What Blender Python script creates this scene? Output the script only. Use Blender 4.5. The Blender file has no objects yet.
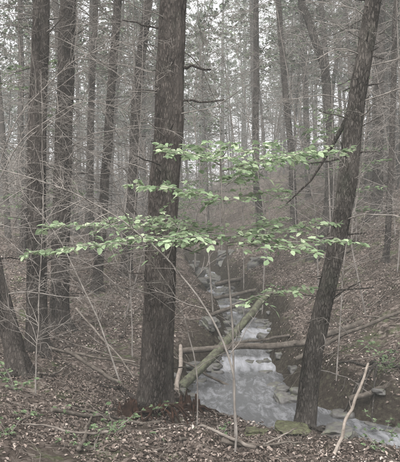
import bpy, math
import numpy as np
rng = np.random.default_rng(11)

# ---------------------------------------------------------------- noise
def hash2(ix, iy, seed):
    h = (ix*374761393 + iy*668265263 + seed*144269504) & 0xffffffff
    h = ((h ^ (h >> 13))*1274126177) & 0xffffffff
    return (h ^ (h >> 16))/4294967295.0
def vnoise(x, y, seed=0):
    x = np.asarray(x, float); y = np.asarray(y, float)
    ix = np.floor(x).astype(np.int64); iy = np.floor(y).astype(np.int64)
    fx = x-ix; fy = y-iy
    fx = fx*fx*(3-2*fx); fy = fy*fy*(3-2*fy)
    a = hash2(ix, iy, seed); b = hash2(ix+1, iy, seed)
    c = hash2(ix, iy+1, seed); d = hash2(ix+1, iy+1, seed)
    return (a*(1-fx)+b*fx)*(1-fy)+(c*(1-fx)+d*fx)*fy
def fbm(x, y, seed=0, o=4):
    s = 0; a = .5; n = 0
    for i in range(o):
        s = s+a*(vnoise(x*2**i+i*17.3, y*2**i+i*9.1, seed+i)-.5); n += a; a *= .5
    return s/n*2
def sstep(a, b, x):
    t = np.clip((x-a)/(b-a), 0, 1); return t*t*(3-2*t)

# ---------------------------------------------------------------- terrain
CY = np.array([-60, -20, 0, 3, 5, 6.5, 7, 7.4, 7.95, 8.5, 9.2, 10.5, 12.5, 16, 18.5, 22, 26, 32, 45, 70, 120, 220.])
CX = np.array([60, 30, 15, 9.5, 6.6, 4.5, 3.7, 3.0, 2.1, 1.5, .9, .6, .9, 1.2, .75, .45, .1, -2.2, -6, -6, -3, 0.])
ts = np.arange(-60, 220, .05)
tc = np.interp(ts, CY, CX)
k = np.hanning(15); k /= k.sum()
tc = np.convolve(np.pad(tc, 7, mode='edge'), k, 'valid')
tg = np.gradient(tc, .05)
k2 = np.hanning(41); k2 /= k2.sum()
tg = np.convolve(np.pad(tg, 20, mode='edge'), k2, 'valid')
def cx(y): return np.interp(y, ts, tc)
def cs(y): return np.sqrt(1+np.interp(y, ts, tg)**2)
WY = [-60, 0, 7, 8.2, 11.9, 12.5, 14.6, 15.1, 17.6, 18.2, 21, 21.8, 25, 26, 30, 45, 70, 120, 220]
WZ = [-3.2, -2.9, -2.72, -2.62, -2.6, -2.46, -2.43, -2.3, -2.26, -2.1, -2.06, -1.9, -1.84, -1.66, -1.55, -.8, 1.0, 6, 14]
def wz(y): return np.interp(y, WY, WZ)
def ww(y): return np.interp(y, [0, 7, 8.4, 9.5, 11.3, 12.5, 16, 20, 30, 60], [.8, .6, .8, .92, .8, .42, .45, .36, .35, .5])
def hgt(x, y):
    x = np.asarray(x, float); y = np.asarray(y, float)
    d = (x-cx(y))/cs(y)
    a = np.abs(d)-ww(y) + .2*fbm(x*1.3, y*1.3, 5, 3)+.06*fbm(x*5, y*5, 15, 2)
    o = np.maximum(a, 0)
    far = sstep(11, 18, y)
    left = (.36+.19*far)*sstep(0, .4, o)+(.18+.1*far)*np.minimum(o, 3)+.15*np.clip(o-3, 0, 14)+.22*np.maximum(o-17, 0)
    right = (.4+.16*far)*sstep(0, .5, o)+.42*np.minimum(o, 7)+.26*np.clip(o-7, 0, 30)+.05*np.maximum(o-37, 0)
    base = np.where(d < 0, left, right)
    bed = -.13*(1-sstep(-.3, .05, a))
    m = sstep(-.1, 1.2, a)
    h = wz(y)+base+bed
    h = h+m*(.17*fbm(x*.8, y*.8, 21, 3)) + m*.6*fbm(x*.08, y*.08, 31, 3)*sstep(12, 40, y)
    h = h+(.02+.07*m)*fbm(x*4, y*4, 41, 3)
    h = h-.16*np.exp(-((x+.2)/1.6)**2-((y-5.6)/.9)**2)
    return h

# ---------------------------------------------------------------- mesh building
def part(v, f, mat=0, rnd=None, smooth=True):
    v = np.asarray(v, float).reshape(-1, 3)
    if rnd is None: rnd = np.full(len(v), .5)
    return dict(v=v, f=np.asarray(f, np.int64), m=mat, r=rnd, s=smooth)
def build(name, parts, mats, parent=None):
    me = bpy.data.meshes.new(name)
    V = np.concatenate([p['v'] for p in parts])
    off = 0; loops = []; cnt = []; mi = []; sm = []
    for p in parts:
        f = p['f']+off; off += len(p['v'])
        loops.append(f.ravel()); cnt.append(np.full(len(f), f.shape[1]))
        mi.append(np.full(len(f), p['m'])); sm.append(np.full(len(f), p['s']))
    loops = np.concatenate(loops); cnt = np.concatenate(cnt)
    me.vertices.add(len(V)); me.vertices.foreach_set('co', V.ravel())
    me.loops.add(len(loops)); me.loops.foreach_set('vertex_index', loops.astype(np.int32))
    me.polygons.add(len(cnt))
    st = np.concatenate([[0], np.cumsum(cnt)[:-1]])
    me.polygons.foreach_set('loop_start', st.astype(np.int32))
    for m in mats: me.materials.append(m)
    me.polygons.foreach_set('material_index', np.concatenate(mi).astype(np.int32))
    me.polygons.foreach_set('use_smooth', np.concatenate(sm).astype(bool))
    at = me.attributes.new('rnd', 'FLOAT', 'POINT')
    at.data.foreach_set('value', np.concatenate([p['r'] for p in parts]).astype(np.float32))
    me.update(calc_edges=True)
    ob = bpy.data.objects.new(name, me)
    bpy.context.scene.collection.objects.link(ob)
    if parent: ob.parent = parent
    return ob
def nrm(a): return a/np.maximum(np.linalg.norm(a, axis=-1, keepdims=True), 1e-9)
def frames(P):
    T = nrm(np.gradient(P, axis=1))
    mt = nrm(T.mean(axis=1))
    ref = np.where(np.abs(mt[:, 2:3]) > .75, np.array([[1., 0, 0]]), np.array([[0, 0, 1.]]))
    U = nrm(np.cross(T, ref[:, None, :])); W = np.cross(T, U)
    return T, U, W
def tube_faces(N, K, S):
    n = np.arange(N)[:, None, None]*K*S; kk = np.arange(K-1)[None, :, None]*S; s = np.arange(S)[None, None, :]
    s2 = (s+1) % S
    a = n+kk+s; b = n+kk+s2; c = n+kk+S+s2; d = n+kk+S+s
    return np.stack([a, b, c, d], -1).reshape(-1, 4)
def tubes(P, R, S=4, mat=0, rad=None, cap=False):
    P = np.asarray(P, float); R = np.asarray(R, float)
    if P.ndim == 2: P = P[None]; R = R[None]
    if cap:
        d0 = nrm(P[:, 1]-P[:, 0])*.004; d1 = nrm(P[:, -1]-P[:, -2])*.004
        P = np.concatenate([(P[:, :1]-d0[:, None]*2), P[:, :1]-d0[:, None], P, P[:, -1:]+d1[:, None], P[:, -1:]+d1[:, None]*2], 1)
        R = np.concatenate([R[:, :1]*.01, R[:, :1]*.93, R, R[:, -1:]*.93, R[:, -1:]*.01], 1)
    N, K, _ = P.shape
    T, U, W = frames(P)
    th = np.arange(S)/S*2*np.pi
    rr = R[:, :, None]*np.ones(S) if rad is None else R[:, :, None]*rad
    V = P[:, :, None]+rr[..., None]*(np.cos(th)[:, None]*U[:, :, None]+np.sin(th)[:, None]*W[:, :, None])
    r = np.repeat(rng.random(N), K*S)
    return part(V, tube_faces(N, K, S), mat, r)
def grow(start, d, L, K, droop=.0, wob=.15):
    N = len(start); P = np.zeros((N, K, 3)); P[:, 0] = start; d = nrm(d)
    st = (L/(K-1))[:, None]
    for i in range(1, K):
        d = nrm(d+rng.normal(0, wob, (N, 3))+np.array([0, 0, -1.])*droop)
        P[:, i] = P[:, i-1]+d*st
    return P
def sprout(P, L, M, fac, flat=.5, lo=.15, fwd=.7):
    N, K, _ = P.shape
    t = rng.uniform(lo, .97, (N, M)); ii = t*(K-1); i0 = np.minimum(ii.astype(int), K-2); fr = (ii-i0)[..., None]
    n = np.arange(N)[:, None]
    a = P[n, i0]; b = P[n, i0+1]
    pos = a*(1-fr)+b*fr; T = nrm(b-a)
    side = nrm(rng.normal(0, 1, (N, M, 3))*np.array([1, 1, flat]))
    side = side-(side*T).sum(-1, keepdims=True)*T
    d = nrm(T*fwd+nrm(side))
    LL = (L[:, None]*fac*(1.15-t)*rng.uniform(.6, 1.2, (N, M)))
    return pos.reshape(-1, 3), d.reshape(-1, 3), LL.ravel(), t.ravel()
def taper(r0, K, e=.25):
    return np.asarray(r0)[:, None]*np.linspace(1, e, K)[None]
def leaves(C, D, Nn, size, mat=0, wid=.6, rnd=None, fold=.15):
    """pointed oval leaf, 6 verts, 2 quads, folded on its midrib"""
    C = np.asarray(C); D = nrm(D); B = nrm(np.cross(Nn, D)); Nn = np.cross(D, B)
    s = np.asarray(size)[:, None]
    w = wid*.5*s
    v = np.stack([C, C+D*s*.35+B*w+Nn*fold*s, C+D*s*.75+B*w*.7+Nn*fold*s*.7, C+D*s-Nn*fold*.4*s, C+D*s*.75-B*w*.7+Nn*fold*s*.7, C+D*s*.35-B*w+Nn*fold*s], 1)
    n = np.arange(len(C))[:, None]*6
    f = np.concatenate([n+np.array([[0, 1, 2, 3]]), n+np.array([[0, 3, 4, 5]])])
    if rnd is None: rnd = rng.random(len(C))
    return part(v, f, mat, np.repeat(rnd, 6), False)
def rquads(C, size, mat=0, up=0.6, rnd=None):
    N = len(C); D = nrm(rng.normal(0, 1, (N, 3))*np.array([1, 1, .5]))
    Nn = nrm(rng.normal(0, 1, (N, 3))+np.array([0, 0, up*2]))
    B = nrm(np.cross(Nn, D)); s = np.asarray(size)[:, None]
    v = np.stack([C-D*s*.5, C+B*s*.28, C+D*s*.5, C-B*s*.28], 1)
    n = np.arange(N)[:, None]*4
    if rnd is None: rnd = rng.random(N)
    return part(v, n+np.array([[0, 1, 2, 3]]), mat, np.repeat(rnd, 4), False)

# ---------------------------------------------------------------- materials
def newmat(name):
    m = bpy.data.materials.new(name); m.use_nodes = True
    nt = m.node_tree; b = nt.nodes['Principled BSDF']; return m, nt, b
def N(nt, t, **kw):
    n = nt.nodes.new(t)
    for a, v in kw.items(): setattr(n, a, v)
    return n
def ramp(nt, fac, cols):
    r = N(nt, 'ShaderNodeValToRGB'); e = r.color_ramp.elements
    while len(e) > 1: e.remove(e[-1])
    e[0].position = cols[0][0]; e[0].color = (*cols[0][1], 1)
    for p, c in cols[1:]:
        x = e.new(p); x.color = (*c, 1)
    nt.links.new(fac, r.inputs[0]); return r.outputs[0]
def coords(nt, scale=(1, 1, 1), kind='Object'):
    tc_ = N(nt, 'ShaderNodeTexCoord'); mp = N(nt, 'ShaderNodeMapping'); mp.inputs['Scale'].default_value = scale
    nt.links.new(tc_.outputs[kind], mp.inputs[0]); return mp.outputs[0]
def noise(nt, vec, scale, det=5, rough=.6, dist=0):
    n = N(nt, 'ShaderNodeTexNoise'); n.inputs['Scale'].default_value = scale; n.inputs['Detail'].default_value = det
    n.inputs['Roughness'].default_value = rough; n.inputs['Distortion'].default_value = dist
    nt.links.new(vec, n.inputs['Vector']); return n.outputs['Fac']
def mix(nt, fac, a, b, mode='MIX'):
    m = N(nt, 'ShaderNodeMix', data_type='RGBA', blend_type=mode)
    for sck, v in ((m.inputs[0], fac), (m.inputs[6], a), (m.inputs[7], b)):
        if isinstance(v, (int, float)): sck.default_value = v
        elif isinstance(v, tuple): sck.default_value = (*v, 1)
        else: nt.links.new(v, sck)
    return m.outputs[2]
def bump(nt, h, b, st=.5, dist=.02):
    n = N(nt, 'ShaderNodeBump'); n.inputs['Strength'].default_value = st; n.inputs['Distance'].default_value = dist
    nt.links.new(h, n.inputs['Height']); nt.links.new(n.outputs[0], b.inputs['Normal'])
def diffuse(nt, b):
    d = N(nt, 'ShaderNodeBsdfDiffuse'); nt.nodes.remove(b)
    nt.links.new(d.outputs[0], nt.nodes['Material Output'].inputs[0]); return d

def bark_mat(name, dark, light, moss=.25, sc=1.0, crk=.8):
    m, nt, b = newmat(name); b = diffuse(nt, b)
    v = coords(nt, (1, 1, .26))
    vo = N(nt, 'ShaderNodeTexVoronoi', feature='DISTANCE_TO_EDGE'); vo.inputs['Scale'].default_value = 40*sc
    add = N(nt, 'ShaderNodeVectorMath', operation='ADD'); nt.links.new(v, add.inputs[0])
    n3 = N(nt, 'ShaderNodeTexNoise'); n3.inputs['Scale'].default_value = 18*sc; n3.inputs['Detail'].default_value = 6; n3.inputs['Roughness'].default_value = .7; nt.links.new(v, n3.inputs['Vector'])
    scl = N(nt, 'ShaderNodeVectorMath', operation='SCALE'); scl.inputs['Scale'].default_value = .07
    nt.links.new(n3.outputs['Color'], scl.inputs[0]); nt.links.new(scl.outputs[0], add.inputs[1])
    nt.links.new(add.outputs[0], vo.inputs['Vector'])
    crack = ramp(nt, vo.outputs['Distance'], [(0, (0, 0, 0)), (.22, (1, 1, 1))])
    fine = noise(nt, coords(nt, (1, 1, .45)), 70*sc, 7, .82)
    col = mix(nt, ramp(nt, fine, [(.4, (0, 0, 0)), (.6, (1, 1, 1))]), dark, light)
    col = mix(nt, crack, mix(nt, crk, col, (.018, .015, .013), 'MIX'), col)
    big = noise(nt, coords(nt, (1, 1, .5)), 3.1, 6, .7)
    col = mix(nt, ramp(nt, big, [(.42, (0, 0, 0)), (.66, (.75, .75, .75))]), col, tuple(c*1.4 for c in light))
    big2 = noise(nt, coords(nt, (1, 1, .4)), 5.3, 5, .7)
    col = mix(nt, ramp(nt, big2, [(.5, (0, 0, 0)), (.7, (.7, .7, .7))]), col, tuple(c*.55 for c in dark))
    mo = noise(nt, coords(nt), 2.6, 6, .7)
    col = mix(nt, ramp(nt, mo, [(.55, (0, 0, 0)), (.75, (moss*2, moss*2, moss*2))]), col, (.11, .12, .09))
    nt.links.new(col, b.inputs['Color'])
    ad = N(nt, 'ShaderNodeMath', operation='MULTIPLY_ADD'); ad.inputs[1].default_value = .8
    nt.links.new(fine, ad.inputs[0]); nt.links.new(crack, ad.inputs[2])
    bump(nt, ad.outputs[0], b, 1.0, .025)
    return m
BARK = bark_mat('hemlock_bark', (.05, .043, .038), (.13, .112, .1))
BARK2 = bark_mat('grey_bark', (.068, .06, .053), (.15, .134, .12), .3)
def simple(name, cols, sc=8, rough=.9, bs=.4, scale=(1, 1, 1), det=7):
    m, nt, b = newmat(name)
    f = noise(nt, coords(nt, scale), sc, det, .7)
    c = ramp(nt, f, cols)
    if rough > .8:
        b = diffuse(nt, b); nt.links.new(c, b.inputs['Color'])
    else:
        nt.links.new(c, b.inputs['Base Color']); b.inputs['Roughness'].default_value = rough
    if bs: bump(nt, f, b, bs, .02)
    return m
TWIG = simple('dead_twig', [(.3, (.11, .098, .088)), (.7, (.26, .237, .215))], 9, bs=0, det=2)
FTWIG = simple('ground_twig', [(.3, (.06, .05, .043)), (.7, (.21, .185, .162))], 6, bs=0, det=3)
PALEWOOD = simple('bleached_wood', [(.3, (.13, .11, .092)), (.7, (.31, .27, .235))], 14)
LOGMAT = simple('log_bark', [(.3, (.035, .03, .026)), (.55, (.095, .082, .07)), (.75, (.18, .158, .138))], 11)
MOSSLOG = simple('mossy_log_bark', [(.3, (.035, .032, .026)), (.48, (.08, .078, .06)), (.6, (.11, .118, .076)), (.74, (.18, .17, .14))], 13, bs=.8)
ROTTEN = simple('rotten_wood', [(.3, (.008, .006, .005)), (.5, (.028, .018, .014)), (.72, (.08, .042, .03))], 12, bs=.9)
STONE = simple('creek_stone', [(.3, (.045, .042, .04)), (.5, (.09, .085, .08)), (.6, (.1, .105, .073)), (.75, (.2, .19, .18))], 9, .6, .8)
MOSS = simple('moss', [(.3, (.045, .04, .033)), (.46, (.085, .08, .055)), (.58, (.115, .125, .07)), (.7, (.19, .17, .14))], 18, .95, 1.0)
def leaf_mat(name, cols, transl=.35):
    m, nt, b = newmat(name)
    at = N(nt, 'ShaderNodeAttribute', attribute_name='rnd')
    c = ramp(nt, at.outputs['Fac'], cols)
    b = diffuse(nt, b); nt.links.new(c, b.inputs['Color'])
    if transl:
        t = N(nt, 'ShaderNodeBsdfTranslucent'); nt.links.new(c, t.inputs[0])
        mx = N(nt, 'ShaderNodeMixShader'); mx.inputs[0].default_value = transl
        nt.links.new(b.outputs[0], mx.inputs[1]); nt.links.new(t.outputs[0], mx.inputs[2])
        nt.links.new(mx.outputs[0], nt.nodes['Material Output'].inputs[0])
    return m
LEAF = leaf_mat('beech_leaf', [(0, (.15, .21, .12)), (.5, (.26, .34, .205)), (.85, (.37, .45, .29)), (1, (.48, .53, .37))], .4)
FOL = leaf_mat('canopy_foliage', [(0, (.06, .085, .045)), (.6, (.1, .135, .075)), (1, (.17, .21, .12))], 0)
LIT = leaf_mat('leaf_litter', [(0, (.045, .036, .031)), (.4, (.115, .092, .079)), (.75, (.2, .162, .141)), (.95, (.29, .245, .215)), (1, (.43, .38, .34))], 0)
HAZE_TIER = []  # distant tree colours with haze painted in, paler for each farther tier
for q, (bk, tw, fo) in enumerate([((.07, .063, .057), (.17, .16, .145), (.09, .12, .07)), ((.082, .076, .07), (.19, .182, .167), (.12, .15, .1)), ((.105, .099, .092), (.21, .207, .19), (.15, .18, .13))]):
    bm_ = simple('hazed_bark', [(.3, tuple(c*.7 for c in bk)), (.7, tuple(c*1.3 for c in bk))], 5, bs=0, det=3)
    tm_ = simple('hazed_twig', [(.3, tuple(c*.85 for c in tw)), (.7, tuple(c*1.15 for c in tw))], 5, bs=0, det=1)
    fm_ = leaf_mat('hazed_foliage', [(0, tuple(c*.7 for c in fo)), (1, tuple(c*1.35 for c in fo))], 0)
    HAZE_TIER.append([bm_, tm_, fm_])
# ground
GR, nt, b = newmat('forest_floor'); b = diffuse(nt, b)
v = coords(nt)
vo = N(nt, 'ShaderNodeTexVoronoi', feature='F1'); vo.inputs['Scale'].default_value = 24; nt.links.new(v, vo.inputs['Vector'])
sep = N(nt, 'ShaderNodeSeparateColor'); nt.links.new(vo.outputs['Color'], sep.inputs[0])
lc = ramp(nt, sep.outputs[0], [(0, (.055, .043, .037)), (.4, (.12, .096, .082)), (.8, (.215, .176, .153)), (1, (.33, .28, .245))])
patch = noise(nt, v, .9, 6, .65)
soil = ramp(nt, noise(nt, v, 12, 8, .75), [(.3, (.022, .018, .015)), (.6, (.08, .065, .054)), (.75, (.17, .145, .125))])
c = mix(nt, ramp(nt, patch, [(.42, (0, 0, 0)), (.55, (.9, .9, .9))]), mix(nt, .3, soil, lc), lc)
mossn = noise(nt, v, 1.6, 8, .75)
c = mix(nt, ramp(nt, mossn, [(.54, (0, 0, 0)), (.62, (.8, .8, .8))]), c, (.095, .115, .055))
at = N(nt, 'ShaderNodeAttribute', attribute_name='rnd')   # cut-bank soil mask from the terrain shape
wet = ramp(nt, noise(nt, v, 16, 8, .75), [(.3, (.02, .016, .013)), (.52, (.055, .045, .037)), (.62, (.085, .085, .056)), (.72, (.19, .168, .145))])
c = mix(nt, at.outputs['Fac'], c, wet)
nt.links.new(c, b.inputs['Color'])
bump(nt, noise(nt, v, 24, 7, .75), b, 1.0, .05)
# water
WT, nt, b = newmat('creek_water')
v = coords(nt, (1.9, .55, 1))
f1 = noise(nt, v, 3.6, 9, .72, .5)
at = N(nt, 'ShaderNodeAttribute', attribute_name='rnd')
mul = N(nt, 'ShaderNodeMath', operation='ADD'); nt.links.new(f1, mul.inputs[0]); nt.links.new(at.outputs['Fac'], mul.inputs[1])
foam = ramp(nt, mul.outputs[0], [(.48, (0, 0, 0)), (.62, (.35, .35, .35)), (.9, (.85, .85, .85))])
col = mix(nt, foam, (.085, .087, .092), (.4, .405, .43))
nt.links.new(col, b.inputs['Base Color'])
rr = mix(nt, foam, (.05,)*3, (.3,)*3); nt.links.new(rr, b.inputs['Roughness'])
b.inputs['Specular IOR Level'].default_value = 1.0
b.inputs['IOR'].default_value = 1.45
bump(nt, noise(nt, v, 8, 6, .6, .4), b, .45, .03)

# ---------------------------------------------------------------- ground
u = np.linspace(-1, 1, 640)
gx = 1.0+np.sinh(u*5.6)/np.sinh(5.6)*150
gy = 9+np.sinh(np.linspace(-4.0, 5.25, 800))*2.1
gx, gy = np.meshgrid(gx, gy)
gz = hgt(gx, gy)
H, W_ = gx.shape
i = np.arange(H-1)[:, None]*W_+np.arange(W_-1)[None]
F = np.stack([i, i+1, i+W_+1, i+W_], -1).reshape(-1, 4)
dd = (gx-cx(gy))/cs(gy)
aa = np.abs(dd)-ww(gy)
mask = (1-sstep(.15, .7, aa+.5*fbm(gx*1.1, gy*1.1, 77, 3)))
slope = np.hypot(np.gradient(gz, axis=1)/np.gradient(gx, axis=1), np.gradient(gz, axis=0)/np.gradient(gy, axis=0))
mask = np.clip(mask+sstep(.7, 1.2, slope)*.7, 0, 1)
build('forest_ground', [part(np.stack([gx, gy, gz], -1), F, 0, mask.ravel())], [GR])

# water
yy = np.concatenate([np.arange(-10, 6, .2), np.arange(6, 30, .04), np.arange(30, 50, .2)])
dv = np.linspace(-1, 1, 50)
Y, D = np.meshgrid(yy, dv, indexing='ij')
X = cx(Y)+D*(ww(Y)+.35)*cs(Y)
st = np.abs(np.gradient(wz(yy), yy))
st = np.convolve(st, np.ones(9)/9, 'same')
Z = wz(Y)+.018*fbm(X*3, Y*2.2, 91, 3)+.05*fbm(X*6, Y*3, 95, 2)*np.clip(st*4, 0, 1)[:, None]
i = np.arange(len(yy)-1)[:, None]*50+np.arange(49)[None]
F = np.stack([i, i+1, i+51, i+50], -1).reshape(-1, 4)
fo = np.clip(st*1.0, 0, .22)[:, None]*np.ones_like(D)
build('creek_water', [part(np.stack([X, Y, Z], -1), F, 0, fo.ravel())], [WT])

# ---------------------------------------------------------------- rocks
import bmesh
def ico(n):
    bm = bmesh.new(); bmesh.ops.create_icosphere(bm, subdivisions=n, radius=1)
    a = np.array([v.co[:] for v in bm.verts]); f = np.array([[v.index for v in f.verts] for f in bm.faces]); bm.free(); return a, f
I3 = ico(3); I4 = ico(5)
def rock(x, y, z, sx, sy, sz, seed, mat=0, rough=.5, hi=False):
    IV, IF = I4 if hi else I3
    n = fbm(IV[:, 0]*1.3+seed*3.1, IV[:, 1]*1.3+IV[:, 2]*1.7, seed, 5)
    n2 = fbm(IV[:, 2]*1.6+seed*1.7, IV[:, 0]*1.4-IV[:, 1], seed+5, 5)
    q = np.clip(IV*1.25, -.8, .95)*(1+rough*n+rough*.6*n2)[:, None]
    a = seed*1.3; c, s = math.cos(a), math.sin(a)
    q = q*np.array([sx, sy, sz]); q = np.stack([q[:, 0]*c-q[:, 1]*s, q[:, 0]*s+q[:, 1]*c, q[:, 2]], -1)
    return part(q+np.array([x, y, z]), IF, mat, None, True)
ps = []
for j in range(420):
    y = 7+ (rng.random()**1.2)*24
    sd = rng.choice([-1, 1]); d = sd*(ww(y)*rng.uniform(.35, 1.35)) if rng.random() < .7 else rng.uniform(-1, 1)*ww(y)
    if 8.2 < y < 11.6 and abs(d) < .7*ww(y): continue
    s = rng.uniform(.03, .14)*(1+max(0, y-12)*.03)
    x = float(cx(y)+d*cs(y))
    ps.append(rock(x, y, float(hgt(x, y))+s*.15, s*rng.uniform(.9, 1.5), s*rng.uniform(.8, 1.3), s*rng.uniform(.5, .85), j+3))
build('creek_rocks', ps, [STONE])
for j, (x, y, sx, sy, sz, mt) in enumerate([(1.0, 7.15, .22, .18, .07, MOSS), (.62, 7.05, .13, .12, .06, MOSS), (1.55, 7.1, .2, .16, .09, STONE),
        (.75, 8.25, .22, .17, .12, STONE), (2.45, 7.35, .3, .16, .1, STONE), (1.35, 9.9, .2, .22, .2, STONE),
        (1.9, 21, .35, .35, .28, STONE), (1.0, 25, .4, .35, .3, STONE), (-.3, 23.5, .35, .4, .25, STONE), (.2, 13.2, .2, .2, .17, STONE)]):
    build('mossy_boulder' if mt is MOSS else 'boulder', [rock(x, y, float(hgt(x, y))+sz*.1, sx, sy, sz, 400+j, 0, hi=True)], [mt])

# ---------------------------------------------------------------- trees
def trunk(path, rad, flare=.8, S=36, mat=0, step=.09, seed=0, furrow=.06):
    path = np.array(path, float); rad = np.array(rad, float)
    zz = path[:, 2]
    q = np.concatenate([np.arange(zz[0]-.35, zz[0]+7, step), np.arange(zz[0]+7, zz[-1], .5), [zz[-1]]])
    q = np.unique(q[q <= zz[-1]])
    P = np.stack([np.interp(q, zz, path[:, 0]), np.interp(q, zz, path[:, 1]), q], -1)
    ker = np.hanning(11); ker /= ker.sum()
    for a in (0, 1):
        P[:, a] = np.convolve(np.pad(P[:, a], 5, mode='edge'), ker, 'valid')
        P[:, a] += .035*fbm(q*.7, q*0+seed*3.3+a*9, seed, 4)
    R = np.interp(q, zz, rad)
    R[-1] = .01
    th = np.arange(S)/S*2*np.pi
    hh = np.maximum(q-zz[0], -.1)
    ph = 6*fbm(q*.9, q*0+seed, seed+2, 3)
    lob = 1+flare*np.exp(-hh/.16)[:, None]*(.55+.45*np.cos(5*th[None]+seed+.6*np.sin(2*th[None]+seed)))
    fur = 1+furrow*(np.abs(np.sin(6*th[None]+ph[:, None]))-.5)+furrow*1.1*fbm(np.cos(th)[None]*4+q[:, None]*1.2, np.sin(th)[None]*4+q[:, None]*2.1, seed+4, 4)
    return tubes(P, R, S, mat, (lob*fur)[None]), P, R
def at_z(P, z):
    return np.stack([np.interp(z, P[:, 2], P[:, 0]), np.interp(z, P[:, 2], P[:, 1]), z], -1)
def deadbr(P, R, zlo, zhi, n, Lr, r0, mat=1, M=5, up=.15, droop=.05, wob=.16, m3=3, k2=.4):
    z = rng.uniform(zlo, zhi, n); s = at_z(P, z); az = rng.uniform(0, 2*np.pi, n)
    d = np.stack([np.cos(az), np.sin(az), rng.normal(up, .2, n)], -1)
    L = rng.uniform(Lr[0], Lr[1], n)*np.where(rng.random(n) < .3, .35, 1)
    B = grow(s, d, L, 9, droop, wob)
    out = [tubes(B, taper(r0*(.5+.6*L/Lr[1]), 9, .2), 5 if m3 else 3, mat)]
    s2, d2, L2, t2 = sprout(B, L, M, .55)
    B2 = grow(s2, d2, L2, 6, droop*.7, wob*1.2)
    out.append(tubes(B2, taper(r0*k2*np.ones(len(s2)), 6, .3), 3, mat))
    if m3:
        s3, d3, L3, t3 = sprout(B2, L2, m3, .5)
        B3 = grow(s3, d3, L3, 4, .03, .2)
        out.append(tubes(B3, taper(r0*.24*np.ones(len(s3)), 4, .5), 3, mat))
    return out
def stubs(P, R, zlo, zhi, n, r0=.008, mat=0):
    z = rng.uniform(zlo, zhi, n); s = at_z(P, z); rr = np.interp(z, P[:, 2], R); az = rng.uniform(0, 6.28, n)
    d = np.stack([np.cos(az), np.sin(az), rng.normal(.1, .3, n)], -1)
    L = rr+rng.exponential(.2, n).clip(0, .55)+.03
    return [tubes(grow(s, d, L, 5, .0, .1), taper(r0*rng.uniform(.6, 1.6, n), 5, .55), 5, mat)]
def crown(P, zlo, zhi, n, Lmax, nleaf, lsize, mat=2, bmat=1, r0=.03, droop=.06, conic=True):
    u = rng.random(n); z = zlo+(zhi-zlo)*u; s = at_z(P, z); az = rng.uniform(0, 2*np.pi, n)
    d = np.stack([np.cos(az), np.sin(az), rng.normal(.25, .2, n)], -1)
    prof = (1.1-u) if conic else np.sqrt(np.clip(1.05-(2*u-.9)**2, .1, 1))
    L = Lmax*prof*rng.uniform(.6, 1.1, n)
    B = grow(s, d, L, 7, droop, .13)
    out = [tubes(B, taper(r0*(.4+.6*L/Lmax), 7, .2), 3, bmat)]
    s2, d2, L2, t2 = sprout(B, L, 6, .45, .35)
    B2 = grow(s2, d2, L2, 4, droop, .15)
    out.append(tubes(B2, taper(r0*.3*np.ones(len(s2)), 4, .4), 3, bmat))
    idx = rng.integers(0, len(B2), nleaf); kk = rng.integers(0, 4, nleaf)
    C = B2[idx, kk]+rng.normal(0, .09, (nleaf, 3))*np.array([1, 1, .6])
    clump = rng.random(len(B2))[idx]
    out.append(rquads(C, rng.uniform(.6, 1.3, nleaf)*lsize, mat, rnd=np.clip(clump*.6+rng.random(nleaf)*.4, 0, 1)))
    return out
def tree(name, path, rad, H, S=36, flare=.8, dead=40, deadL=(.4, 1.6), dz=(.8, 9), seed=0, bark=None, r0=.012, extra=None, M=5, leaf=1000, step=.09, ns=60):
    p = list(path); top = p[-1]; base_z = float(hgt(p[0][0], p[0][1]))
    p[0] = (p[0][0], p[0][1], base_z)
    dirx = (top[0]-p[-2][0])/(top[2]-p[-2][2]); zt = base_z+H
    p.append((top[0]+dirx*.4*(zt-top[2]), top[1]+.2, zt)); r = list(rad)+[.03]
    tk, P, R = trunk(p, r, flare, S, 0, step, seed)
    parts = [tk]+deadbr(P, R, base_z+dz[0], base_z+dz[1], dead, deadL, r0, M=M)+stubs(P, R, base_z+.4, base_z+8, ns)
    parts += crown(P, base_z+max(9, H*.5), zt, 30, 2.5, leaf, .16)
    if extra: parts += extra
    return build(name, parts, [bark or BARK, TWIG, FOL])

def stub(p0, p1, r):   # snapped branch stub
    P = np.linspace(p0, p1, 8); P[1:-1] += rng.normal(0, .014, (6, 3))
    return tubes(P, np.linspace(r, r*.45, 8), 8, 0, cap=True)
tree('hemlock_tree', [(-.56, 8, -2.3), (-.5, 8, -.6), (-.42, 8, 1.1), (-.35, 8, 2.9)], [.205, .19, .178, .162], 21, S=72, flare=.45, dead=60, deadL=(.3, 1.8), seed=3, step=.04, r0=.009, ns=90,
     extra=[stub((-.4, 8, 2.08), (.13, 7.85, 1.98), .026), stub((-.42, 8, 1.62), (.3, 7.9, 1.62), .018), stub((-.5, 8, -.2), (-.85, 7.8, .02), .018), stub((-.4, 8, 2.5), (-.95, 7.9, 2.6), .016)])
tree('hemlock_tree', [(-2.56, 10, -1.86), (-2.56, 10, .5), (-2.47, 10, 3.6)], [.16, .145, .125], 20, S=48, dead=120, deadL=(.5, 2.8), seed=5, r0=.01)
tree('hemlock_tree', [(-2.52, 11.5, -1.8), (-2.47, 11.5, 1), (-2.37, 11.5, 4.15)], [.165, .155, .14], 22, S=48, dead=120, deadL=(.5, 3.0), seed=8, r0=.011)
tree('hemlock_tree', [(-2.40, 8.5, -1.87), (-2.55, 8.5, -1.2), (-2.72, 8.5, -.6), (-3.2, 8.6, 1.2), (-3.6, 8.7, 3)], [.13, .12, .11, .1, .09], 15, seed=12, dead=40, deadL=(.4, 1.8), r0=.009)
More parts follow.
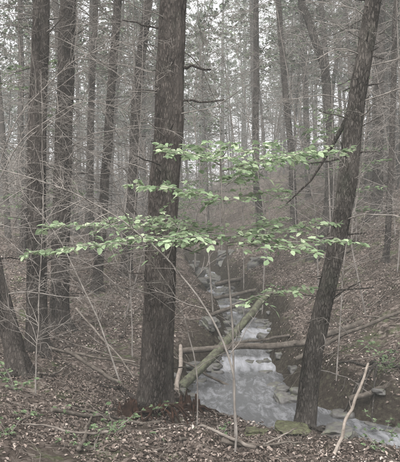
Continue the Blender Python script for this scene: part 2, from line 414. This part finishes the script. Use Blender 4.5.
tree('hemlock_tree', [(-2.25, 14, -1.6), (-2.12, 14, .7), (-1.8, 14, 5)], [.11, .1, .085], 19, seed=15, dead=100, deadL=(.5, 2.6), r0=.014)
tree('hemlock_tree', [(-1.85, 16, -1.6), (-1.68, 16, 1), (-1.58, 16, 3.3), (-1.3, 16, 5.8)], [.14, .13, .12, .11], 21, seed=17, dead=100, deadL=(.5, 2.8), r0=.015)
tree('birch_tree', [(1.2, 7.5, -2.3), (1.3, 7.5, -1.5), (1.53, 7.5, -.4), (1.68, 7.5, .35), (1.75, 7.5, .8), (1.86, 7.5, 1.6), (2.03, 7.5, 2.7)], [.125, .11, .1, .103, .112, .098, .092], 16, S=56, seed=21, bark=BARK2, dead=60, deadL=(.3, 1.4), step=.04, flare=.7, M=5, r0=.009, ns=110,
     extra=[tubes(np.array([(1.83, 7.5, 1.55), (1.70, 7.6, 1.25), (1.55, 7.7, .95), (1.36, 7.85, .62), (1.1, 8.1, .35)]), np.array([.036, .028, .02, .014, .008]), 10, 0)])
tree('birch_tree', [(3.3, 18, -1.4), (3.6, 18, .45), (3.68, 18, 2.6), (3.5, 18, 4.6), (2.85, 18, 6.5)], [.14, .13, .12, .11, .1], 17, seed=23, bark=BARK2, dead=80, deadL=(.5, 2.4), r0=.015)
tree('hemlock_tree', [(5.5, 20, -1), (5.56, 20, 2), (5.65, 20, 7)], [.18, .16, .13], 22, seed=25, dead=80, deadL=(.5, 2.4), r0=.016)
tree('hemlock_tree', [(2.35, 24, -1), (2.1, 24, 2), (2.1, 24, 8)], [.14, .12, .1], 22, seed=27, dead=70, deadL=(.5, 2.4), r0=.016)
tree('hemlock_tree', [(3.4, 23, -1), (3.3, 23, 2.5), (2.8, 23, 8.3)], [.13, .115, .1], 20, seed=29, dead=70, deadL=(.5, 2.4), r0=.016)
tree('hemlock_tree', [(-4.6, 16.5, -1), (-4.4, 16.5, 2), (-4.2, 16.5, 6)], [.1, .09, .08], 19, seed=31, dead=90, deadL=(.5, 2.6), r0=.015)
tree('hemlock_tree', [(-3.1, 18.5, -1), (-3.2, 18.5, 2), (-3.0, 18.5, 7)], [.09, .085, .075], 20, seed=33, dead=90, deadL=(.5, 2.6), r0=.015)
tree('hemlock_tree', [(4.35, 15, -1), (4.5, 15, 2), (4.6, 15, 6)], [.07, .065, .055], 17, seed=35, dead=70, deadL=(.4, 1.8), r0=.013)

# distant forest: linked variants under one parent
root = bpy.data.objects.new('distant_forest', None); bpy.context.scene.collection.objects.link(root)
VAR = []
for q in range(7):
    H = [22, 24, 20, 25, 16, 14, 18][q]; r = [.14, .17, .12, .19, .07, .055, .085][q]
    bx = rng.normal(0, .5)
    pth = [(0, 0, 0), (bx*.3, 0, H*.25), (bx, rng.normal(0, .4), H*.6), (bx*1.2, 0, H)]
    tk, P, R = trunk(pth, [r, r*.85, r*.55, .02], .5, 10, 0, .5, 50+q, .05)
    parts = [tk]+deadbr(P, R, 1.0, H*.6, 60, (.8, 3.4), .019, M=6, m3=0, k2=.6)
    parts += crown(P, H*(.33 if q < 4 else .4), H, 45, [3.2, 3.6, 2.9, 3.6, 2.2, 1.8, 2.4][q], [1900, 2100, 1700, 2200, 900, 800, 1100][q], .21, r0=.035, conic=q not in (1, 3))
    vs_ = []
    for t in range(3):
        o = build('distant_tree', parts, HAZE_TIER[t], root); vs_.append(o.data); bpy.data.objects.remove(o)
    VAR.append(vs_)
cnt = 0; pts = []
while cnt < 260:
    y = 20+75*rng.random()**.85; x = rng.uniform(-1, 1)*(y*.40+5)
    if abs((x-cx(y))/cs(y)) < (1.4 if y < 30 else .5): continue
    if any((x-a)**2+(y-b_)**2 < 1.3 for a, b_ in pts): continue
    if y < 25 and abs(x) < 4: continue
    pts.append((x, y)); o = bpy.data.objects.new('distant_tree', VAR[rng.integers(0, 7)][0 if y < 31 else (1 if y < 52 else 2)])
    o.location = (x, y, float(hgt(x, y))-.1); o.rotation_euler = (rng.normal(0, .045), rng.normal(0, .05), rng.uniform(0, 6.28))
    s = rng.uniform(.8, 1.2); o.scale = (s, s, s*rng.uniform(.9, 1.1)); o.parent = root
    bpy.context.scene.collection.objects.link(o); cnt += 1

# ---------------------------------------------------------------- sapling with leafy sprays
def spray(a, b_, lsize=.07, dens=1.0, r=.006, sag=.03, width=.42, tilt=.42, lo=.15):
    a = np.array(a, float); b_ = np.array(b_, float); L = np.linalg.norm(b_-a); K = 12
    t = np.linspace(0, 1, K)[:, None]
    P = a+(b_-a)*t; P[:, 2] += (sag*4*L*t*(1-t))[:, 0]
    P[1:] += np.cumsum(rng.normal(0, .008, (K-1, 3)), 0)
    out = [tubes(P, np.linspace(r, r*.25, K), 5, 0)]
    n = int(L/.05*dens); tt = np.linspace(lo, .99, n)
    s = np.stack([np.interp(tt*(K-1), np.arange(K), P[:, c]) for c in range(3)], -1)
    T = nrm((b_-a)[None]); B = nrm(np.cross([[0, 0, 1.]], T)); sg = np.where(np.arange(n) % 2, 1, -1)[:, None]
    d = nrm(T*.75+B*sg+rng.normal(0, .16, (n, 3)))
    LL = width*np.sqrt(np.clip(1.03-tt, .03, 1))*rng.uniform(.4, 1.2, n)*min(1, L)
    TW = grow(s, d, LL, 6, .02, .1)
    out.append(tubes(TW, taper(.0022*np.ones(n), 6, .5), 3, 0))
    m = 7; k = np.tile(np.linspace(.2, 1, m), n); ti = np.repeat(np.arange(n), m)
    keep = rng.random(n*m) < .85; k = k[keep]; ti = ti[keep]
    ii = k*5; i0 = np.minimum(ii.astype(int), 4); fr = (ii-i0)[:, None]
    C = TW[ti, i0]*(1-fr)+TW[ti, i0+1]*fr
    td = nrm(TW[ti, 5]-TW[ti, 0]); sd = nrm(np.cross([[0, 0, 1.]], td))*np.where(rng.random(len(ti)) < .5, 1, -1)[:, None]
    dl = nrm(td*.6+sd*.9*(k < .97)[:, None]+rng.normal(0, .2, (len(ti), 3))+np.array([0, 0, -.15]))
    nn = nrm(np.array([0, 0, 1.])+rng.normal(0, tilt, (len(ti), 3)))
    out.append(leaves(C, dl, nn, rng.uniform(.5, 1.15, len(ti))*lsize, 1, .62, fold=.08))
    return out
ps = [tubes(np.array([(.37, 6.4, -2.5), (.34, 6.42, -1.6), (.33, 6.42, -1.0), (.27, 6.4, -.2), (.22, 6.4, .35), (.2, 6.42, .85)]), np.array([.012, .011, .01, .009, .007, .004]), 8, 0)]
for a, b_ in [((.22, 6.4, .6), (1.42, 6.15, .76)), ((.22, 6.4, .62), (1.3, 6.7, .84)), ((.2, 6.4, .66), (-.42, 6.6, .88)), ((.2, 6.4, .66), (-.35, 6.1, .74)), ((.21, 6.4, .66), (.85, 7.1, .98)), ((.22, 6.4, .6), (.9, 5.9, .68)), ((.2, 6.4, .7), (-.1, 7.0, .95)), ((.2, 6.4, .7), (.3, 5.9, .78)),
              ((.25, 6.4, .3), (-.66, 6.3, .47)), ((.25, 6.4, .3), (.9, 6.8, .46)), ((.25, 6.4, .3), (-.2, 5.9, .38)), ((.25, 6.4, .45), (.5, 6.9, .6)),
              ((.28, 6.4, -.1), (-1.8, 6.5, -.24)), ((.28, 6.4, -.05), (-1.75, 6.9, .02)), ((.28, 6.4, -.05), (-1.0, 7.1, .14)), ((.28, 6.4, -.05), (-1.1, 6.0, -.14)), ((.28, 6.4, .0), (-.5, 6.8, .14)), ((.28, 6.4, -.05), (-.3, 6.0, -.08)),
              ((.27, 6.4, -.12), (1.55, 6.3, -.12)), ((.27, 6.4, -.05), (1.45, 6.9, .08)), ((.27, 6.4, -.15), (1.1, 5.9, -.2)), ((.3, 6.4, -.05), (.9, 7.1, .14)), ((.3, 6.4, -.05), (.7, 6.2, -.08)), ((.3, 6.42, -.75), (1.1, 6.3, -.55))]:
    ps += spray(a, b_, .085, lo=.04)
build('beech_sapling', ps, [TWIG, LEAF])

# leaning dead saplings + their twigs
def deadsap(name, pts, r0, nb, Lr, seed, tr=.0045):
    pts = np.array(pts, float); s = np.linspace(0, len(pts)-1, 40)
    P = np.stack([np.interp(s, np.arange(len(pts)), pts[:, c]) for c in range(3)], -1)
    ker = np.hanning(9); ker /= ker.sum()
    Q = P.copy()
    for c in range(3): Q[4:-4, c] = np.convolve(P[:, c], ker, 'valid')
    Q[:, 0] += .02*fbm(s*2.2, s*0+seed, 6, 3)
    pr = [tubes(Q, np.linspace(r0, r0*.35, 40), 8, 0)]
    L = np.full(1, 1.0)
    s1, d1, L1, t = sprout(Q[None], L, nb, 1.0, .6, .2)
    L1 = rng.uniform(Lr[0], Lr[1], len(s1))
    B = grow(s1, d1, L1, 8, .02, .14); pr.append(tubes(B, taper(tr*np.ones(len(s1)), 8, .3), 4, 0))
    s2, d2, L2, t = sprout(B, L1, 6, .5); B2 = grow(s2, d2, L2, 5, .02, .18); pr.append(tubes(B2, taper(tr*.55*np.ones(len(s2)), 5, .5), 3, 0))
    build(name, pr, [TWIG])
deadsap('dead_sapling', [(.31, 6, -2.5), (.34, 6, -1.75), (.33, 6, -1.3), (.09, 6, -.74), (-.28, 6, -.27), (-.75, 6, .13), (-1.31, 6.05, .42), (-1.9, 6.1, .59), (-2.8, 6.2, .75)], .012, 36, (.2, 1.0), 1)
deadsap('dead_sapling', [(-.05, 6.9, -2.4), (-.02, 6.9, -1.5), (-.2, 6.9, -.8), (-.6, 6.9, -.2), (-1.2, 6.9, .25), (-2.2, 7, .55)], .008, 26, (.2, .9), 2)
deadsap('dead_sapling', [(-1.95, 7.6, -2.0), (-1.92, 7.6, -1.0), (-1.86, 7.6, .3), (-1.9, 7.6, 1.9)], .010, 40, (.3, 1.3), 3)
deadsap('dead_sapling', [(2.0, 9.4, -2.2), (2.1, 9.4, -.6), (2.35, 9.4, 1.2), (2.3, 9.4, 3.2)], .011, 34, (.3, 1.0), 4)
deadsap('dead_sapling', [(-1.1, 10.5, -2.2), (-1.15, 10.5, -.6), (-1.0, 10.5, 1.2), (-.9, 10.5, 3.9)], .012, 50, (.3, 1.4), 5)
deadsap('dead_sapling', [(-3.3, 9.2, -1.7), (-3.2, 9.2, 0), (-2.6, 9.0, 1.6), (-1.7, 8.8, 2.4), (-.9, 8.7, 2.55)], .012, 50, (.3, 1.4), 6)
deadsap('dead_sapling', [(-2.9, 8.2, -1.7), (-2.9, 8.2, 0), (-2.3, 8.2, 1.2), (-1.5, 8.2, 1.7), (-.7, 8.4, 1.5)], .011, 44, (.3, 1.2), 6)
deadsap('dead_sapling', [(-1.0, 8.6, -2.2), (-1.4, 8.8, -1.2), (-2.0, 9.1, -.1), (-2.7, 9.4, .7)], .014, 24, (.2, .9), 8)
for (x, y, h) in [(-1.5, 12.5, 7), (.3, 14.5, 7.5), (2.6, 14, 6.5), (-3.2, 12.8, 6), (-.9, 18, 8), (1.3, 19, 8), (3.0, 11.5, 5), (-2.0, 19.5, 8), (4.4, 18, 7), (-5, 13, 7), (-4.0, 20, 8), (.9, 26, 9), (2.9, 27, 9), (4.0, 13, 6), (1.6, 16.5, 8), (-.2, 22, 9), (5.2, 17, 7), (3.2, 21, 9)]:
    z = float(hgt(x, y))-.1; a, b_, c = rng.normal(0, .3, 3)
    deadsap('dead_sapling', [(x, y, z), (x+a, y, z+h*.3), (x+a+b_, y, z+h*.65), (x+a+b_+c*2, y, z+h)], .012+.0004*y, 55, (.4, 2.1), 7, .003+.0002*y)

FOL2 = leaf_mat('understory_leaf', [(0, (.09, .13, .07)), (.6, (.16, .22, .12)), (1, (.24, .31, .18))], .4)
def under(name, x, y, zt, n, L, ls=.09):
    z0 = float(hgt(x, y)); ps = [tubes(np.array([(x, y, z0-.1), (x+.05, y, z0+(zt-z0)*.5), (x, y+.05, zt)]), np.array([.025, .02, .008]), 6, 0)]
    for q in range(n):
        az = rng.uniform(0, 6.28); z = z0+(zt-z0)*rng.uniform(.35, 1); l = L*rng.uniform(.6, 1.1)
        ps += spray((x, y, z), (x+math.cos(az)*l, y+math.sin(az)*l, z+rng.uniform(-.05, .3)), ls, .45, .008)
    build(name, ps, [TWIG, FOL2])
for (x, y, zt, n, L) in [(2.6, 13, 1.9, 6, 1.2), (3.4, 16.5, 3.9, 9, 1.6), (1.9, 19, 2.0, 8, 1.5), (-1.0, 20, 1.8, 8, 1.5), (-4.6, 18, 1.5, 8, 1.6), (5.2, 24, 4.5, 10, 2), (-3.4, 13, 3.2, 6, 1.4), (-.2, 27, 2.5, 9, 2), (-6, 26, 4, 9, 2), (7, 29, 4, 9, 2)]:
    under('beech_understory_tree', x, y, zt, n, L, .08+.002*y)

# small plants on the floor
def plant(x, y, n, L, ls, h=.2):
    z = float(hgt(x, y)); ps = []
    for q in range(n):
        az = rng.uniform(0, 6.28); l = L*rng.uniform(.6, 1.2)
        ps += spray((x, y, z-.02), (x+math.cos(az)*l, y+math.sin(az)*l, z+h*rng.uniform(.6, 1.3)), ls, .6, .003, .12, .18)
    return ps
for (x, y, n, L, ls, h) in [(-2.15, 7.5, 7, .35, .05, .25), (-.85, 6.4, 6, .28, .05, .18), (-1.0, 5.9, 5, .28, .05, .14), (-.5, 7.3, 4, .22, .045, .15), (2.62, 9.0, 6, .45, .055, .45), (2.4, 8.3, 4, .3, .05, .3), (.2, 6.6, 3, .2, .045, .12), (1.75, 6.3, 5, .28, .045, .15), (-1.6, 6.6, 5, .28, .045, .14), (-1.75, 5.8, 5, .25, .045, .12)]:
    build('woodland_plant', plant(x, y, n, L, ls, h), [TWIG, FOL2])
ps = []
for j in range(90):
    y = rng.uniform(5.5, 22); x = rng.uniform(-.33, .33)*y
    if abs((x-cx(y))/cs(y)) < ww(y)+.3: continue
    ps += plant(x, y, 3, .13, .035, .08)
build('seedlings', ps, [TWIG, FOL2])

# ---------------------------------------------------------------- logs
def log(name, pts, r0, r1, mat, nst=3, S=20):
    pts = np.array(pts, float); s = np.linspace(0, len(pts)-1, 40)
    P = np.stack([np.interp(s, np.arange(len(pts)), pts[:, c]) for c in range(3)], -1)
    P[:, 2] += .045*fbm(s*2, s*0+r0*99, 3, 3); P[:, 0] += .035*fbm(s*2, s*0+r0*50, 8, 3)
    rad = 1+.3*fbm(np.cos(np.arange(S)/S*6.283)[None]*2+s[:, None]*1.5, np.sin(np.arange(S)/S*6.283)[None]*2+s[:, None], 9, 4)
    rad = np.concatenate([rad[:1], rad[:1], rad, rad[-1:], rad[-1:]])
    pr = [tubes(P, np.linspace(r0, r1, 40), S, 0, rad[None], cap=True)]
    if nst:
        s1, d1, L1, t = sprout(P[None], np.ones(1), nst, .3, .8)
        B = grow(s1, d1, L1, 6, 0, .1); pr.append(tubes(B, taper(np.full(len(s1), r1*.3), 6, .4), 6, 0, cap=True))
    build(name, pr, [mat])
log('fallen_log', [(-.35, 11, -2.08), (.7, 11, -1.98), (1.7, 11, -1.97), (2.85, 11.2, -1.6)], .05, .055, LOGMAT, 4)
log('mossy_fallen_log', [(-.3, 10.2, -2.5), (.55, 11.3, -1.85), (1.38, 12.6, -1.15)], .08, .06, MOSSLOG, 4)
log('bleached_log', [(-.28, 7.75, -2.42), (-.31, 9.0, -2.17), (-.33, 10.6, -1.88)], .04, .028, PALEWOOD, 0)
log('fallen_log', [(-.5, 14, -2.0), (.1, 14.1, -1.9), (.75, 14.3, -1.68)], .045, .04, LOGMAT, 2)
log('fallen_log', [(1.5, 10, -2.0), (2.3, 10.1, -1.62), (3.4, 10.2, -1.2)], .035, .025, LOGMAT, 3)
log('fallen_log', [(-.1, 17.5, -1.95), (1.0, 17.8, -1.75), (2.4, 18.0, -1.5)], .06, .04, LOGMAT, 3)
log('fallen_log', [(.5, 20.5, -1.7), (2.2, 20, -1.3), (3.4, 20, -.9)], .07, .05, LOGMAT, 3)
log('fallen_log', [(.1, 12.4, -2.25), (.8, 12.6, -2.2), (1.7, 12.2, -2.0)], .03, .025, LOGMAT, 3)
log('fallen_branch', [(-1.85, 8.8, -1.62), (-1.4, 8.6, -1.85), (-.95, 8.4, -2.08)], .03, .02, LOGMAT, 3)
log('fallen_branch', [(-2.2, 9.3, -1.7), (-1.5, 9.2, -1.8), (-.7, 9.3, -2.0)], .022, .014, LOGMAT, 4)
log('fallen_branch', [(-1.9, 9.8, -1.2), (-1.4, 9.4, -1.6), (-.9, 8.9, -2.05)], .016, .01, FTWIG, 6)
log('fallen_branch', [(1.2, 6.1, -2.3), (1.42, 6.2, -1.8), (1.68, 6.3, -1.3)], .02, .011, PALEWOOD, 2)
log('fallen_branch', [(.05, 6.1, -2.2), (.5, 6.3, -2.15), (1.0, 6.6, -2.05)], .012, .007, FTWIG, 4)
log('fallen_branch', [(2.1, 8.95, -2.35), (2.6, 8.9, -2.15), (3.2, 9, -1.95)], .04, .03, LOGMAT, 2)
for j in range(34):   # scattered dead limbs lying on both banks
    y = rng.uniform(6, 19); x = rng.uniform(-.3, .34)*y
    if abs((x-cx(y))/cs(y)) < ww(y)+.2: continue
    a = rng.uniform(0, 3.14); l = rng.uniform(.4, 1.1)
    pp = [(x+math.cos(a)*l*t, y+math.sin(a)*l*t) for t in (-1, 0, 1)]
    log('fallen_branch', [(px, py, float(hgt(px, py))+.02+.07*rng.random()) for px, py in pp], rng.uniform(.01, .026), .008, LOGMAT if j % 2 else FTWIG, 4, 10)

# rotten stumps: jagged hollow shells
S = 60; th = np.arange(S)/S*2*np.pi
def stump(name, x, y, r, h, seed):
    z = float(hgt(x, y)); top = h*(.55+.9*(vnoise(th*2.5, th*0, seed)-.3)+.5*(hash2(np.arange(S), np.arange(S)*0, seed)-.5))
    top = np.maximum(top, .05)
    rings = []
    for t, ro in [(-.3, 1.7), (0, 1.45), (.15, 1.15), (.6, 1.0), (1, .85), (1, .7), (.3, .6), (0.1, .05)]:
        hh = top*t if t >= 0 else np.full(S, -.1)
        rr = r*ro*(1+.2*np.sin(5*th+seed)*(1.2-t)+.2*(hash2(np.arange(S), np.arange(S)*0+int(t*10), seed+1)-.5))
        rings.append(np.stack([x+rr*np.cos(th), y+rr*np.sin(th), z+hh], -1))
    return build(name, [part(np.array(rings), tube_faces(1, len(rings), S), 0)], [ROTTEN])
stump('rotten_stump', -.12, 7.7, .13, .24, 4)
stump('rotten_stump', -.42, 7.55, .09, .14, 9)
stump('rotten_stump', -.85, 7.5, .12, .13, 14)
def roots(name, x, y, n, L, r, mat, dirs=None, lift=.05):
    az = rng.uniform(0, 6.28, n) if dirs is None else rng.uniform(dirs[0], dirs[1], n)
    t = np.linspace(0, 1, 16)[None]; l = L*rng.uniform(.5, 1.2, n)[:, None]
    bend = rng.normal(0, .6, n)[:, None]
    X = x+np.cos(az[:, None]+bend*t)*l*t+.05*np.cos(az[:, None]); Y = y+np.sin(az[:, None]+bend*t)*l*t+.05*np.sin(az[:, None])
    Z = hgt(X, Y)+lift*(1-t)+.014*np.sin(t*9+az[:, None])
    build(name, [tubes(np.stack([X, Y, Z], -1), np.linspace(r, r*.2, 16)[None]*rng.uniform(.6, 1.1, n)[:, None], 8, 0)], [mat])
roots('tree_roots', -.56, 8, 9, .9, .045, BARK)
roots('root_debris', -.5, 7.6, 16, .7, .022, ROTTEN, (3.0, 6.4), .12)
roots('root_debris', -.1, 7.7, 14, .5, .018, ROTTEN, None, .12)
roots('tree_roots', 1.2, 7.5, 8, .7, .035, BARK2)
roots('tree_roots', -2.42, 8.5, 7, .7, .035, BARK)
roots('tree_roots', -2.56, 10, 6, .6, .035, BARK)
roots('tree_roots', 2.6, 9.3, 9, .9, .025, BARK2)

# ---------------------------------------------------------------- litter
n = 210000
y = 2+26*rng.random(n)**1.2; x = rng.uniform(-1, 1, n)*(y*.38+.8)
d = np.abs((x-cx(y))/cs(y))-ww(y); keep = (d > .12+.45*rng.random(n)) & (fbm(x*.9, y*.9, 140, 3) > -.38*rng.random(n)-.06) & (fbm(x*1.1, y*1.1, 240, 4) < .16+.3*rng.random(n))
x = x[keep]; y = y[keep]; z = hgt(x, y); e = .06
nn = nrm(np.stack([-(hgt(x+e, y)-z)/e, -(hgt(x, y+e)-z)/e, np.ones(len(x))], -1)+rng.normal(0, .5, (len(x), 3)))
D = rng.normal(0, 1, (len(x), 3)); D = D-(D*nn).sum(-1, keepdims=True)*nn
sz = rng.uniform(.015, .05, len(x))*(1+.025*np.maximum(y-10, 0))
tone = np.clip(rng.random(len(x))**1.25+.35*fbm(x*.7, y*.7, 300, 3), 0, 1)
build('leaf_litter', [leaves(np.stack([x, y, z+.01+.016*rng.random(len(x))], -1), D, nn, sz, 0, .62, rnd=tone, fold=.2)], [LIT])
n = 4200
y = 4.5+21*rng.random(n)**1.1; x = rng.uniform(-1, 1, n)*(y*.36+.6)
kp = np.abs((x-cx(y))/cs(y)) > ww(y)+.25; x = x[kp]; y = y[kp]; n = len(x)
az = rng.uniform(0, 6.28, n); L = (.06+rng.exponential(.15, n)).clip(0, .9)*np.minimum(1, (np.abs((x-cx(y))/cs(y))-ww(y))*2)
t = np.linspace(-.5, .5, 6)[None]; bend = rng.normal(0, .3, (n, 1))
X = x[:, None]+np.cos(az)[:, None]*L[:, None]*t-np.sin(az)[:, None]*L[:, None]*bend*t*t+rng.normal(0, .004, (n, 6)); Y = y[:, None]+np.sin(az)[:, None]*L[:, None]*t+np.cos(az)[:, None]*L[:, None]*bend*t*t
Z = hgt(X, Y)+.018+.03*rng.random((n, 1))
build('fallen_twigs', [tubes(np.stack([X, Y, Z], -1), taper(rng.uniform(.0015, .0055, n)*np.minimum(1.4, y/8), 6, .5), 4, 0)], [FTWIG])

# ---------------------------------------------------------------- mist volume
m = bpy.data.materials.new('forest_mist'); m.use_nodes = True; nt = m.node_tree
nt.nodes.remove(nt.nodes['Principled BSDF'])
vs = N(nt, 'ShaderNodeVolumeScatter'); vs.inputs['Density'].default_value = .004; vs.inputs['Color'].default_value = (.96, .985, .95, 1)
nt.links.new(vs.outputs[0], nt.nodes['Material Output'].inputs['Volume'])
bx = np.array([(a, b_, c) for a in (-120, 120) for b_ in (-25, 190) for c in (-8, 32)], float)
build('forest_mist', [part(bx, [[0, 1, 3, 2], [4, 6, 7, 5], [0, 4, 5, 1], [2, 3, 7, 6], [0, 2, 6, 4], [1, 5, 7, 3]], 0, None, False)], [m])

# ---------------------------------------------------------------- light, sky, camera
w = bpy.data.worlds.new('World'); bpy.context.scene.world = w; w.use_nodes = True; nt = w.node_tree
sky = nt.nodes.new('ShaderNodeTexSky'); sky.sky_type = 'NISHITA'; sky.sun_disc = False
EL, AZ = math.radians(58), math.radians(200)
sky.sun_elevation = EL; sky.sun_rotation = AZ; sky.dust_density = 3.0; sky.air_density = 1.0
hs = nt.nodes.new('ShaderNodeHueSaturation'); hs.inputs['Saturation'].default_value = .06
bg = nt.nodes['Background']; bg.inputs[1].default_value = .44
nt.links.new(sky.outputs[0], hs.inputs['Color']); nt.links.new(hs.outputs[0], bg.inputs[0])
sl = bpy.data.lights.new('overcast_sun', 'SUN'); sl.energy = 5.0; sl.angle = math.radians(40); sl.color = (1, .98, .94)
so = bpy.data.objects.new('overcast_sun', sl); bpy.context.scene.collection.objects.link(so)
from mathutils import Vector
sd = Vector((math.sin(AZ)*math.cos(EL), math.cos(AZ)*math.cos(EL), math.sin(EL)))
so.rotation_euler = sd.to_track_quat('Z', 'Y').to_euler()
cam = bpy.data.cameras.new('camera'); co = bpy.data.objects.new('camera', cam); bpy.context.scene.collection.objects.link(co)
cam.sensor_fit = 'VERTICAL'; cam.sensor_height = 24; cam.lens = 24*640/462; cam.clip_end = 600; cam.clip_start = .05
co.location = (0, 0, 0); co.rotation_euler = (math.radians(90), 0, 0)
bpy.context.scene.camera = co
sc = bpy.context.scene; sc.view_settings.view_transform = 'Standard'; sc.view_settings.look = 'None'; sc.view_settings.exposure = 0
print('verts', sum(len(o.data.vertices) for o in sc.objects if o.type == 'MESH'))
